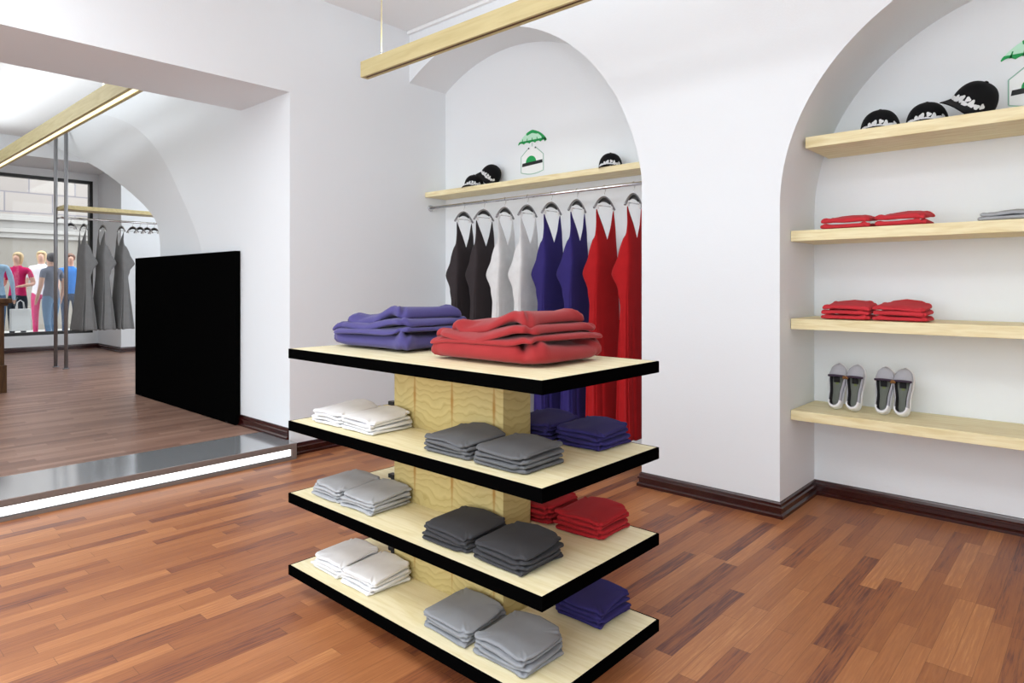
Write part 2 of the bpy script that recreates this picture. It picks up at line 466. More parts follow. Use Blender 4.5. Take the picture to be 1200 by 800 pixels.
# ------------------------------------------------------------------ folded garments
def garment(w, d, t, disp, rnd, wav=0.004, fold=0.5, corner=0.03):
    """one folded piece: rounded outline, doubled edge with a crease half way up, sagging by disp(x,y)"""
    bm = B(); n = 72
    ph = [rnd.uniform(0, 6.28) for _ in range(6)]
    def outline(k, off):
        a = 2*PI*k/n
        c, s = math.cos(a), math.sin(a); p = 0.22
        x = (abs(c)**p)*(1 if c >= 0 else -1)*w/2; y = (abs(s)**p)*(1 if s >= 0 else -1)*d/2
        g = wav*(math.sin(3*a+ph[0])+0.7*math.sin(5*a+ph[1])+0.5*math.sin(9*a+ph[2]))
        r = math.hypot(x, y); u = (r+g+off)/r
        return x*u, y*u
    if fold:
        prof = [(-0.9*t, 0), (-0.25*t, 0.05*t), (0, 0.2*t), (0, 0.34*t), (-0.18*t, 0.46*t), (-0.5*t, 0.5*t),
            (-0.18*t, 0.54*t), (0.02*t, 0.66*t), (0, 0.82*t), (-0.22*t, 0.97*t), (-0.8*t, 1.02*t)]
    else:
        prof = [(-0.95*t, 0.12*t), (-0.5*t, 0.14*t), (-0.16*t, 0.24*t), (0, 0.42*t), (0, 0.64*t), (-0.1*t, 0.84*t), (-0.4*t, 0.98*t), (-0.9*t, 1.02*t)]
    rings = []
    zed = lambda x, y, z, k: z + disp(x, y) + (z/t)*0.14*t*math.sin(5*2*PI*k/n+ph[3]) + (z/t)*0.1*t*math.sin(11*2*PI*k/n+ph[4])
    for off, z in prof:
        rings.append([bm.verts.new((*p, zed(p[0], p[1], z, k))) for k in range(n) for p in (outline(k, off),)])
    tops = []
    for sc in (0.8, 0.6, 0.4, 0.2):
        ring = []
        for k in range(n):
            x, y = outline(k, -0.8*t); x *= sc; y *= sc
            ring.append(bm.verts.new((x, y, 1.02*t + disp(x, y)+0.10*t*math.sin(x*30+ph[5])*(1-sc))))
        rings.append(ring)
    for a, b in zip(rings, rings[1:]):
        for k in range(n):
            bm.faces.new((a[k], a[(k+1)%n], b[(k+1)%n], b[k]))
    bm.faces.new(rings[-1])
    bm.faces.new(rings[0][::-1])
    return bm

def stack(x, y, z, w, d, colour, n, t, what, where, group, rot=0.0, seed=1, lean=1.0, m=None, wav=0.0045):
    """n folded pieces laid on each other, each a thing of its own"""
    rnd = random.Random(seed)
    pos = {1: ['only'], 2: ['lower', 'upper'], 3: ['bottom', 'middle', 'top'], 4: ['bottom', 'second lowest', 'second highest', 'top']}[n]
    zz = z + 0.0015
    for k in range(n):
        f = k/max(1, n-1)
        amp = t*1.7*lean*f*{2: 0.55, 3: 0.67, 4: 1.0}[n]
        def disp(px, py, amp=amp, w=w, d=d, k=k, f=f):
            u = px/w+0.5; v = py/d+0.5
            hump = math.exp(-((u-0.5)/0.5)**2)*max(0, v)**1.25
            cr = 1/(1+math.exp(-(u-0.55-0.45*v)*26))*max(0, 1-v*1.2)
            return amp*(1.1*hump - 0.12*cr) + 0.0016*(math.sin(7*u+seed)+math.sin(11*u+2*seed+k))*(1-v)*(0.3+f)
        bm = garment(w*(1-0.010*k), d*(1-0.02*k), t*0.9, disp, rnd, wav, fold=0)
        bmesh.ops.rotate(bm, verts=bm.verts[:], cent=(0, 0, 0), matrix=Matrix.Rotation(rnd.uniform(-0.03, 0.03), 3, 'Z'))
        o = obj('folded_'+what, bm, m or FAB[colour], None, True)
        o.location = (x+rnd.uniform(-0.004, 0.004), y+rnd.uniform(-0.004, 0.004), zz); o.rotation_euler = (0, 0, rot)
        tag(o, f'{pos[k]} {colour} folded {what}, {where}', what, group)
        zz += t

shelfname = {1: 'second display shelf', 2: 'third display shelf', 3: 'lowest display shelf'}
left_c = {1: 'white', 2: 'light grey', 3: 'white'}
mid_c = {1: 'dark grey', 2: 'charcoal', 3: 'mid grey'}
right_c = {1: 'navy', 2: 'red', 3: 'navy'}
sd = 10
for k in (1, 2, 3):
    z = SZ[k]
    for (px, who) in ((-2.345, 'left'), (-2.135, 'right')):
        stack(px, 1.56, z, 0.205, 0.208, left_c[k], 4, 0.0135, 'shirt', f'{who} stack at left end, {shelfname[k]}', 'folded shirts on the display unit', 0, sd); sd += 1
    for (px, who) in ((-1.63, 'left'), (-1.385, 'right')):
        stack(px, 1.56, z, 0.222, 0.21, mid_c[k], 4, 0.0135, 'shirt', f'{who} stack before the column, {shelfname[k]}', 'folded shirts on the display unit', 0, sd); sd += 1
    for (px, who) in ((-1.585, 'stack half behind column'), (-1.363, 'stack at right rear corner')):
        if k == 3 and px < -1.5: sd += 1; continue
        stack(px, 1.93, z, 0.2, 0.2, right_c[k], 4, 0.0155, 'shirt', f'{who}, {shelfname[k]}', 'folded shirts on the display unit', 0, sd, 0.7); sd += 1

def big_pile(x, y, w, d, colour, seed, where, lay):
    rnd = random.Random(seed); zz = SZ[0]+0.0015
    names = ['bottom', 'second', 'third', 'fourth', 'top']
    for k, (t, sx, ox, oy, amp) in enumerate(lay):
        ww, dd = w*sx, d*(0.55+0.45*sx)
        def disp(px, py, amp=amp, ww=ww, dd=dd, k=k):
            u = px/ww+0.5; v = py/dd+0.5
            s = 1/(1+math.exp(-(u-0.52)*11))
            droop = max(0, 1-v/0.22)**2*(0.7+0.6*math.sin(8*u+1.5*k)) + 0.8*max(0, 1-u/0.12)**2 + 0.5*max(0, (u-0.88)/0.12)**2
            return amp*(0.75*s-0.2+0.22*math.sin(7*u+0.9*k)*(1-v) - 0.55*droop)
        bm = garment(ww, dd, t, disp, rnd, 0.009, fold=0)
        o = obj('folded_sweater', bm, FAB[colour], None, True)
        o.location = (x+ox, y+oy, zz)
        tag(o, f'{names[k] if k < len(lay)-1 else "topmost"} {colour} folded sweater of the {where}', 'sweater', 'folded sweaters on the top shelf')
        zz += t*0.93
LAY = [(0.072, 1.0, 0, 0, 0.0), (0.018, 0.985, -0.004, -0.004, 0.024), (0.026, 0.93, -0.01, 0.0, 0.034), (0.04, 0.72, 0.01, 0.01, 0.04)]
big_pile(-1.575, 1.755, 0.51, 0.40, 'brick red', 3, 'right pile on the top display shelf', LAY)
big_pile(-2.245, 1.775, 0.51, 0.40, 'blue', 5, 'left pile on the top display shelf', LAY)

# ------------------------------------------------------------------ hanging niche: shelf, rail, hangers, dresses
bm = B(); box(bm, XW+0.002, NX-0.002, 3.87, NB-0.002, 2.078, 2.122, 0.002)
tag(obj('wall_shelf', bm, M_PALE), 'long pale wooden shelf above the hanging dresses', 'shelf', 'pale wooden wall shelves')
RAILZ, RAILY = 1.986, 3.93
rail = thing('clothes_rail', 'chrome clothes rail of the eight coloured dresses in the niche', 'rail', (XW, RAILY, RAILZ))
bm = B(); tube(bm, [(0.012, 0, 0), (NX-XW-0.012, 0, 0)], 0.0125, 14); obj('bar', bm, M_CHROME, rail)
for x in (0.002, NX-XW-0.014):
    bm = B(); tube(bm, [(x, 0, 0), (x+0.012, 0, 0)], 0.028, 16); obj('flange', bm, M_CHROME, rail)

def make_hanger(label, drop=0.10):
    """hook over a rail running along local Y; arms along local X; origin at the rail's centre"""
    h = thing('clothes_hanger', label, 'hanger')
    bm = B()
    pts = [(0.017*math.cos(a), 0, 0.0165*math.sin(a)) for a in [PI*1.15-PI*1.35*i/12 for i in range(13)]]
    pts = [(p[0], 0, p[2]) for p in pts] + [(0.008, 0, -0.03), (0.0, 0, -0.045), (0, 0, -drop+0.02)]
    tube(bm, pts, 0.0022, 8); obj('hook', bm, M_CHROME, h)
    bm = B()
    arc = [(x, 0, -drop+0.012-6.5*x*x) for x in [(-0.062+0.124*i/10) for i in range(11)]]
    tube(bm, arc, [0.008+0.008*math.sin(PI*i/10) for i in range(11)], 10); obj('neck_block', bm, M_BLKPL, h)
    for s in (-1, 1):
        bm = B()
        arm = [(s*x, 0, -drop+0.03-7.0*x*x if x < 0.075 else -drop+0.03-7.0*0.075**2-1.05*(x-0.075)-4*(x-0.075)**2) for x in [0.0+0.112*i/10 for i in range(11)]]
        tube(bm, arm, 0.0085, 10); obj('arm', bm, M_HOOK, h)
        bm = B(); box(bm, s*0.075-0.009, s*0.075+0.009, -0.008, 0.008, -drop-0.062, -drop-0.030, 0.002); obj('clip', bm, M_WHTPL, h)
    bm = B(); tube(bm, [(-0.105, 0, -drop-0.034), (0.105, 0, -drop-0.034)], 0.003, 8); obj('cross_bar', bm, M_CHROME, h)
    return h

def make_dress_mesh(length=1.60, flare=1.0, deep=1.0):
    """halter gown, origin at the strap tops, hem at -length; front towards local -Y"""
    bm = B(); n = 128; rows = 48
    pw = lambda c: (abs(c)**0.42)*(1 if c >= 0 else -1)
    def ztop(th):
        a = abs((th+PI) % (2*PI)-PI); deg = math.degrees(a)      # 0 = front centre, 180 = back centre
        if deg < 46: return -0.215+0.215*(pw(math.sin(a))/pw(math.sin(math.radians(46))))
        if deg < 60: return 0.0
        if deg < 128: return -0.45*((deg-60)/68)
        return -0.45-0.03*math.sin(PI*(deg-128)/104)
    def hw(z):
        return interp([(-length, 0.142*flare), (-1.0, 0.14*(0.6+0.4*flare)), (-0.62, 0.132), (-0.45, 0.128), (-0.3, 0.114), (0, 0.100)], z)
    def hf(z):
        return interp([(-length, 0.060*flare), (-1.0, 0.045*(0.6+0.4*flare)), (-0.62, 0.036), (-0.4, 0.040), (-0.15, 0.026), (0, 0.010)], z)
    def hb(z):
        return interp([(-length, 0.062*flare), (-1.0, 0.046*(0.6+0.4*flare)), (-0.68, 0.034), (-0.58, 0.060), (-0.45, 0.128), (-0.33, 0.085), (-0.1, 0.024), (0, 0.006)], z)
    grid = []
    for j in range(rows+1):
        row = []
        for i in range(n):
            th = 2*PI*i/n; zt = ztop(th); s = (j/rows)
            z = -length+(zt+length)*s
            low = min(1, max(0, (-0.5-z)/0.6))
            pl = 1+low*(0.05*math.cos(9*th+0.4)+0.035*math.cos(15*th+1.2)+0.02*math.sin(5*th))
            c = math.cos(th)
            x = hw(z)*pw(math.sin(th))*pl; y = -(hf(z) if c > 0 else hb(z))*deep*pw(c)*pl
            row.append(bm.verts.new((x, y, z + (0.004*math.sin(9*th) if j == 0 else 0))))
        grid.append(row)
    for a, b in zip(grid, grid[1:]):
        for i in range(n):
            bm.faces.new((a[i], a[(i+1)%n], b[(i+1)%n], b[i]))
    return bm
def interp(pts, x):
    if x <= pts[0][0]: return pts[0][1]
    for (a, p), (b, q) in zip(pts, pts[1:]):
        if x <= b:
            t = (x-a)/(b-a); t = t*t*(3-2*t) if (b-a) < 0.3 else t
            return p+(q-p)*t
    return pts[-1][1]

def dress(name_col, m, label, loc, rotz, group, length=1.60, flare=1.0, deep=1.0):
    o = obj('dress', make_dress_mesh(length, flare, deep), m, None, True)
    md = o.modifiers.new('thickness', 'SOLIDIFY'); md.thickness = 0.003
    o.location = loc; o.rotation_euler = (0, 0, rotz)
    return tag(o, label, 'dress', group)

DRESSF = {'charcoal': fabric('charcoal_crepe', srgb(58, 52, 54)), 'white': fabric('white_crepe', srgb(222, 222, 222)),
          'navy': fabric('navy_crepe', srgb(52, 44, 108)), 'red': fabric('red_crepe', srgb(172, 28, 32))}
cols = ['charcoal', 'charcoal', 'white', 'white', 'navy', 'navy', 'red', 'red']
hang0 = None
for i, c in enumerate(cols):
    x = -4.125 + i*0.2425
    which = 'left' if i % 2 == 0 else 'right'
    lab = f'hanger carrying the {which} one of the two {c} dresses'
    if hang0 is None:
        hang0 = make_hanger(lab); h = hang0
    else:
        h = dup(hang0); h['label'] = lab
    h['group'] = 'hangers on the niche rail'
    rz_ = PI/2 + [0.05, -0.04, 0.06, 0.0, -0.05, 0.04, -0.12, 0.0][i]
    h.location = (x, RAILY, RAILZ); h.rotation_euler = (0, 0, rz_)
    dress(c, DRESSF[c], f'long {c} halter dress, the {which} one of the two {c} ones on the rail', (x, RAILY, RAILZ-0.163), rz_, 'dresses on the niche rail', 1.585)

# ------------------------------------------------------------------ recess shelves
SHN = ['topmost', 'second', 'third', 'lowest']
for k, (zt, th, what) in enumerate(((2.12, 0.062, 'carrying the three black caps'), (1.597, 0.06, 'carrying two thin red folded shirts'),
                              (1.097, 0.06, 'carrying two red stacks'), (0.575, 0.055, 'carrying the sneakers'))):
    y0 = 3.85
    xa = PX+0.003 if k else -1.262
    xb = RX-0.003 if k else 0.86
    bm = B(); box(bm, xa, xb, y0, RB-0.002, zt-th, zt, 0.002)
    tag(obj('wall_shelf', bm, M_PALE), f'{SHN[k]} pale wooden shelf in the right recess, {what}', 'shelf', 'pale wooden wall shelves')

stack(-1.07, 3.985, 1.597, 0.25, 0.2, 'bright red', 2, 0.029, 'shirt', 'left flat stack on the second recess shelf', 'folded shirts in the recess', 0.04, 71, 1.3)
stack(-0.805, 3.985, 1.597, 0.245, 0.2, 'bright red', 2, 0.03, 'shirt', 'right flat stack on the second recess shelf', 'folded shirts in the recess', -0.03, 72, 1.3)
stack(-0.335, 3.985, 1.597, 0.27, 0.2, 'light grey', 2, 0.021, 'shirt', 'stack at the photo\'s right edge, second recess shelf', 'folded shirts in the recess', 0.0, 73, 1.3)
stack(-1.07, 3.985, 1.097, 0.25, 0.2, 'bright red', 3, 0.026, 'shirt', 'left stack on the third recess shelf', 'folded shirts in the recess', 0.03, 74, 1.1)
stack(-0.805, 3.985, 1.097, 0.25, 0.2, 'bright red', 3, 0.026, 'shirt', 'right stack on the third recess shelf', 'folded shirts in the recess', -0.03, 75, 1.1)

# ------------------------------------------------------------------ caps
M_CAP = fabric('black_twill', (0.006, 0.006, 0.007)); M_CAPW = fabric('white_print', (0.75, 0.75, 0.75), 0.25)
def cap_r(th):  # head outline, front (local -Y) a little longer
    return 0.088, 0.098
def make_cap(label):
    t = thing('baseball_cap', label, 'cap')
    bm = B(); n, rows = 48, 14; grid = []
    for j in range(rows):
        ph = (PI/2)*j/rows
        row = []
        for i in range(n):
            th = 2*PI*i/n; seam = 1-0.012*math.exp(-((math.sin(3*th))**2)*90)
            r = math.cos(ph)**0.8*seam
            row.append(bm.verts.new((0.088*r*math.sin(th), -0.098*r*math.cos(th), 0.012+0.108*math.sin(ph)**0.95)))
        grid.append(row)
    base = [bm.verts.new((v.co.x, v.co.y, 0.0)) for v in grid[0]]
    grid.insert(0, base)
    for a, b in zip(grid, grid[1:]):
        for i in range(n): bm.faces.new((a[i], a[(i+1)%n], b[(i+1)%n], b[i]))
    top = bm.verts.new((0, 0, 0.12))
    for i in range(n): bm.faces.new((grid[-1][i], grid[-1][(i+1)%n], top))
    obj('crown', bm, M_CAP, t, True)
    bm = B(); ball(bm, (0, 0, 0.121), 0.009, sz=0.6); obj('button', bm, M_CAP, t)
    # visor
    bm = B(); N = 20; R = 7; up = []; dn = []
    for j in range(R+1):
        s = j/R; u_, d_ = [], []
        for i in range(N+1):
            a = (-1+2*i/N); th = a*1.22
            x0, y0 = 0.086*math.sin(th), -0.096*math.cos(th)
            x1 = 0.082*math.sin(a*1.45); y1 = -0.096*math.cos(1.22)*0.9-(0.066+0.075)*math.sqrt(max(0, 1-abs(a)**2.6))
            x, y = x0+(x1-x0)*s, y0+(y1-y0)*s
            z = 0.014-0.02*(x/0.085)**2*s-0.006*s
            z = max(z, 0.0) if s < 0.3 else z
            u_.append(bm.verts.new((x, y, z+0.0025))); d_.append(bm.verts.new((x, y, z-0.0015)))
        up.append(u_); dn.append(d_)
    for g in (up, dn):
        for a, b in zip(g, g[1:]):
            for i in range(N): bm.faces.new((a[i], a[i+1], b[i+1], b[i]))
    for i in range(N): bm.faces.new((up[-1][i], up[-1][i+1], dn[-1][i+1], dn[-1][i]))
    obj('visor', bm, M_CAP, t, True)
    # white print low on the front: a ragged row of blots
    bm = B(); rnd = random.Random(4)
    blobs = [(-0.92, 0.028, .15, .011), (-0.70, 0.032, .13, .012), (-0.42, 0.036, .15, .017), (-0.16, 0.045, .13, .018), (0.1, 0.030, .16, .012),
             (0.16, 0.052, .12, .012), (0.40, 0.040, .13, .018), (0.66, 0.034, .14, .012), (0.90, 0.04, .1, .013)]
    for (a0, z0, da, dz) in blobs:
        z0 -= 0.007; dz *= 0.92
        ring = []
        for i in range(14):
            q = 2*PI*i/14; k = 1+0.22*math.sin(3*q+a0*9)
            th = a0+da*k*math.cos(q); z = z0+dz*k*math.sin(q)
            ph = math.asin(min(1, max(0, (z-0.012)/0.108)**(1/0.95))); r = math.cos(ph)**0.8
            ring.append(bm.verts.new(((0.088*r+0.0022)*math.sin(th), -(0.098*r+0.0022)*math.cos(th), z)))
        bm.faces.new(ring)
        low = [bm.verts.new((v.co.x*0.96, v.co.y*0.96, v.co.z)) for v in ring]
        for i in range(14): bm.faces.new((ring[i], ring[(i+1)%14], low[(i+1)%14], low[i]))
    obj('print', bm, M_CAPW, t)
    return t
cap0 = make_cap('black cap with white print standing leftmost on the topmost recess shelf')
def put_cap(first, label, loc, rot, sc=1.0):
    t = cap0 if first else dup(cap0)
    t['label'] = label; t['group'] = 'black caps on the shelves'
    t.location = loc; t.rotation_euler = rot; t.scale = (sc, sc, sc)
    return t
put_cap(True, 'black cap with white print standing alone at the left end of the topmost recess shelf', (-0.935, 4.07, 2.121), (0, 0, 0.12), 1.12)
put_cap(False, 'black cap in the recess that the tilted cap leans on', (-0.712, 4.07, 2.121), (0, 0, 0.1), 1.12)
put_cap(False, 'tilted black cap leaning beside the recess emblem, visor pointing down left', (-0.52, 4.075, 2.195), (0.15, 0.62, -0.25), 1.12)
put_cap(False, 'black cap at the left on the dress-rail shelf, beside a tilted one', (-4.07, 4.0, 2.123), (0, 0, 0.5), 0.97)
put_cap(False, 'tilted black cap on the dress-rail shelf, left of the emblem', (-3.895, 4.01, 2.20), (0.3, 0.7, 0.45), 0.97)
put_cap(False, 'single black cap right of the emblem on the dress-rail shelf', (-2.665, 4.0, 2.123), (0, 0, 0.5), 0.97)

# ------------------------------------------------------------------ sneakers
M_CANV = fabric('grey_canvas', srgb(176, 176, 184)); M_RUB = mat('white_rubber', (0.82, 0.82, 0.84), 0.5)
M_INS = fabric('dark_lining', (0.02, 0.02, 0.022)); M_SOLE = fabric('grey_insole', srgb(112, 116, 108))
M_STRP = mat('plum_trim', srgb(54, 38, 60), 0.6); M_BUCK = mat('brown_tag', srgb(132, 88, 40), 0.6); M_TAB = mat('green_label', srgb(104, 116, 62), 0.6)
def foot_w(s):     # half width along the length, 0 heel .. 1 toe
    return interp2([(0, 0.0), (0.02, 0.018), (0.06, 0.029), (0.15, 0.034), (0.35, 0.034), (0.6, 0.044), (0.75, 0.046), (0.88, 0.038), (0.96, 0.022), (1, 0.0)], s)
def interp2(pts, x):
    for (a, p), (b, q) in zip(pts, pts[1:]):
        if x <= b: return p+(q-p)*(x-a)/(b-a)
    return pts[-1][1]
def make_shoe(label, mirror=1):
    t = thing('sneaker', label, 'shoe'); Ln = 0.262; n = 36
    def loop(bm, z, grow, y0=0.0, y1=1.0):
        ys = [0.5-0.5*math.cos(PI*i/(n//2)) for i in range(n//2+1)]
        right = [(foot_w(s)+grow*(1 if 0 < s < 1 else 0), s) for s in ys]; pts = []
        for w, s in right: pts.append((w+mirror*0.008*math.sin(PI*s)*(s-0.3), s))
        for w, s in right[::-1][1:-1]: pts.append((-w+mirror*0.008*math.sin(PI*s)*(s-0.3), s))
        return [bm.verts.new((x, (s-0.5)*(Ln+2*grow), z(s) if callable(z) else z)) for x, s in pts]
    def skin(bm, loops, cap0=True, cap1=True):
        for a, b in zip(loops, loops[1:]):
            m = len(a)
            for i in range(m): bm.faces.new((a[i], a[(i+1)%m], b[(i+1)%m], b[i]))
        if cap0: bm.faces.new(loops[0][::-1])
        if cap1: bm.faces.new(loops[-1])
    bm = B(); skin(bm, [loop(bm, 0.0, 0.001), loop(bm, 0.004, 0.004), loop(bm, 0.022, 0.004), loop(bm, 0.026, 0.001)]); obj('outsole', bm, M_RUB, t, True)
    # heel counter
    # upper: rises from the sole to a rim that is open from heel to instep
    bm = B()
    rim = lambda s: interp2([(0, 0.066), (0.15, 0.06), (0.4, 0.056), (0.62, 0.058), (0.70, 0.056), (0.82, 0.046), (1, 0.03)], s)
    l0 = loop(bm, 0.024, 0.0005); l1 = loop(bm, lambda s: 0.024+(rim(s)-0.024)*0.6, 0.0); l2 = loop(bm, rim, -0.006)
    skin(bm, [l0, l1, l2], False, False)
    # vamp closes the front 40 per cent over the toes
    def idx(l): return sorted(l, key=lambda v: v.co.y)
    m = len(l2); half = m//2
    for i in range(half):
        a, b = l2[i], l2[i+1]; c, d = l2[(m-i) % m], l2[(m-i-1) % m]
        s = (b.co.y/Ln)+0.5
        if s > 0.69:
            mid1 = bm.verts.new(((a.co.x+c.co.x)/2, a.co.y, a.co.z+0.007)); mid2 = bm.verts.new(((b.co.x+d.co.x)/2, b.co.y, b.co.z+0.007))
            if a is c: bm.faces.new((a, b, mid2)) ; bm.faces.new((a, mid2, d))
            else:
                bm.faces.new((a, b, mid2, mid1))
                bm.faces.new((mid1, mid2, d, c)) if d is not b else bm.faces.new((mid1, mid2, c))
    bmesh.ops.remove_doubles(bm, verts=bm.verts[:], dist=0.0004)
    o = obj('upper', bm, M_CANV, t, True)
    md = o.modifiers.new('thickness', 'SOLIDIFY'); md.thickness = 0.0025; md.offset = -1
    bm = B(); skin(bm, [loop(bm, 0.0262, -0.004), loop(bm, 0.030, -0.006)]); obj('insole', bm, M_SOLE, t, True)
    # dark lining strips inside the two sides
    bm = B()
    for s_ in (-1, 1):
        prev = None
        for k in range(12):
            s = 0.04+0.64*k/11; w = foot_w(s)-0.0085
            x = s_*w+mirror*0.008*math.sin(PI*s)*(s-0.3); y = (s-0.5)*Ln
            q = (bm.verts.new((x, y, 0.031)), bm.verts.new((x+s_*0.001, y, rim(s)-0.004)), bm.verts.new((x-s_*0.009, y, 0.0312)))
            if prev:
                bm.faces.new((prev[0], q[0], q[1], prev[1])); bm.faces.new((prev[2], q[2], q[0], prev[0])); bm.faces.new((prev[2], q[2], q[1], prev[1]))
            prev = q
    obj('lining', bm, M_INS, t)
    # white heel cup
    bm = B(); rows = []
    for z, g in ((0.026, 0.0035), (0.045, 0.003), (0.062, 0.0), (0.064, -0.008), (0.05, -0.009)):
        r = []
        for k in range(15):
            a = -PI/2*1.05+PI*1.05*k/14
            r.append(bm.verts.new(((0.033+g)*math.sin(a), -Ln/2+0.036-(0.037+g)*math.cos(a), z)))
        rows.append(r)
    for a, b in zip(rows, rows[1:]):
        for k in range(14): bm.faces.new((a[k], a[k+1], b[k+1], b[k]))
    obj('heel_cup', bm, M_RUB, t, True)
    # trim across the throat, tag and label
    bm = B(); pts = []
    for k in range(11):
        a = -1+2*k/10; s = 0.68; w = foot_w(s)-0.002
        pts.append((a*w, (s-0.5)*Ln, 0.059+0.010*(1-a*a)))
    tube(bm, pts, 0.0065, 8); obj('throat_trim', bm, M_STRP, t, True)
    bm = B(); ball(bm, (mirror*0.040, (0.66-0.5)*Ln, 0.06), 0.009, sy=1.2); obj('tag', bm, M_BUCK, t)
    bm = B(); box(bm, -0.008, 0.008, 0.004, 0.022, 0.0302, 0.0315, 0.0005); obj('insole_label', bm, M_TAB, t)
    bm = B(); g = []
    for j in range(5):
        y = (0.67-0.028*j-0.5)*Ln; z = 0.052-0.003*j
        g.append([bm.verts.new((x, y, z-8*x*x)) for x in (-0.016, -0.008, 0, 0.008, 0.016)])
    for a, b in zip(g, g[1:]):
        for k in range(4): bm.faces.new((a[k], a[k+1], b[k+1], b[k]))
    o = obj('tongue', bm, M_INS, t, True); md = o.modifiers.new('thickness', 'SOLIDIFY'); md.thickness = 0.003
    return t
tilt = math.radians(70)
shoes = [(-1.152, 'leftmost'), (-1.055, 'second from the left'), (-0.912, 'third from the left'), (-0.818, 'rightmost')]
sl = make_shoe('x', 1); sr = make_shoe('x', -1)
for i, (x, who) in enumerate(shoes):
    s = (sl if i % 2 == 0 else sr) if i < 2 else dup(sl if i % 2 == 0 else sr)
    s['label'] = f'{who} white and grey sneaker, propped toe-up on the lowest recess shelf'
    s['group'] = 'sneakers on the lowest recess shelf'
    # rest on the heel end, soles against the wall
    low = -0.135*math.sin(tilt)
    s.location = (x, 4.075, 0.577-low); s.rotation_euler = (tilt, 0, [0.02, -0.02, 0.03, -0.02][i])

# ------------------------------------------------------------------ wall emblems
M_GRN = mat('emblem_green', srgb(22, 160, 82), 0.7); M_PGRN = mat('emblem_pale_green', srgb(196, 240, 214), 0.7)
M_EW = mat('emblem_white', srgb(244, 246, 246), 0.7); M_EK = mat('emblem_black', (0.01, 0.012, 0.012), 0.7); M_EG = mat('emblem_grey_green', srgb(150, 190, 172), 0.7)
def emblem(label, loc):
    t = thing('wall_emblem', label, 'emblem', loc)
    def flat(name, polys, m, y):
        bm = B()
        for p in polys:
            a = [bm.verts.new((x, y, z)) for x, z in p]; b = [bm.verts.new((x, y+0.0012, z)) for x, z in p]
            bm.faces.new(a)
            for i in range(len(p)): bm.faces.new((a[i], a[(i+1)%len(p)], b[(i+1)%len(p)], b[i]))
        return obj(name, bm, m, t)
    W = 0.15
    dome = lambda u: 0.258+0.102*max(0, 1-abs(u)**1.5)**0.75
    us = [-1+2*i/40 for i in range(41)]
    scal = [(u*W, 0.252+0.016*abs(math.sin(PI*2.5*(u+1)))) for u in us]
    flat('canopy', [[(u*W, dome(u)) for u in us]+scal[::-1]], M_PGRN, -0.0015)
    crown = [-0.42+0.84*i/14 for i in range(15)]
    flat('canopy_crown', [[(u*W, dome(u)+0.001) for u in crown]+[(u*W*0.95, 0.328+0.006*math.cos(u*8)) for u in crown[::-1]]], M_GRN, -0.003)
    ribs = []
    for c in (-0.75, -0.38, 0.0, 0.38, 0.75):
        ribs.append([(c*W-0.005, 0.262), (c*W+0.005, 0.262), (c*W*0.9+0.003, 0.296), (c*W*0.9-0.003, 0.296)])
    rim = [(u*W, 0.252+0.012*abs(math.sin(PI*2.5*(u+1)))) for u in us]
    ribs.append([(u*W*1.02, min(dome(u), 0.279)) for u in us]+rim[::-1])
    ribs.append([(u*W*1.03, dome(u)+0.002) for u in us[28:]]+[(u*W*0.9, dome(u)-0.012) for u in us[28:][::-1]])
    flat('canopy_rim', ribs, M_GRN, -0.003)
    H = 0.12
    flat('backing', [[(-H, 0.005), (H, 0.005), (H, 0.15), (0.02, 0.222), (-0.02, 0.222), (-H, 0.15)]], M_EW, -0.0012)
    def ln(a, b, w=0.006):
        d = Vector((b[0]-a[0], b[1]-a[1])).normalized(); nx, nz_ = -d.y*w/2, d.x*w/2
        return [(a[0]+nx, a[1]+nz_), (b[0]+nx, b[1]+nz_), (b[0]-nx, b[1]-nz_), (a[0]-nx, a[1]-nz_)]
    bot = [(-H+2*H*i/10, 0.018-0.02*math.sin(PI*i/10)) for i in range(11)]
    flat('outline', [ln((-H, 0.02), (-H, 0.15)), ln((H, 0.02), (H, 0.15)), ln((-H, 0.15), (-0.035, 0.218)), ln((H, 0.15), (0.035, 0.218)), ln((0, 0.225), (0, 0.256), 0.006)]
         + [ln(a, b) for a, b in zip(bot, bot[1:])], M_EG, -0.003)
    flat('roof_dots', [[(sx*0.036+0.008*math.cos(a), 0.212+0.007*math.sin(a)) for a in [2*PI*i/10 for i in range(10)]] for sx in (-1, 1)], M_EK, -0.0036)
    flat('ground_bar', [[(-0.11, 0.066), (-0.105, 0.094), (0.110, 0.106), (0.112, 0.080)]], M_EK, -0.0036)
    flat('hill', [[(-0.08, 0.094)]+[(-0.012+0.055*math.cos(a), 0.098+0.052*math.sin(a)) for a in [PI-PI*i/12 for i in range(13)]]], M_GRN, -0.003)
    return t
emblem('green umbrella emblem on the white wall above the dress rail', (-3.51, NB-0.0008, 2.203))
emblem('green umbrella emblem in the right recess, cut by the photo\'s right edge', (-0.263, RB-0.0008, 2.203))

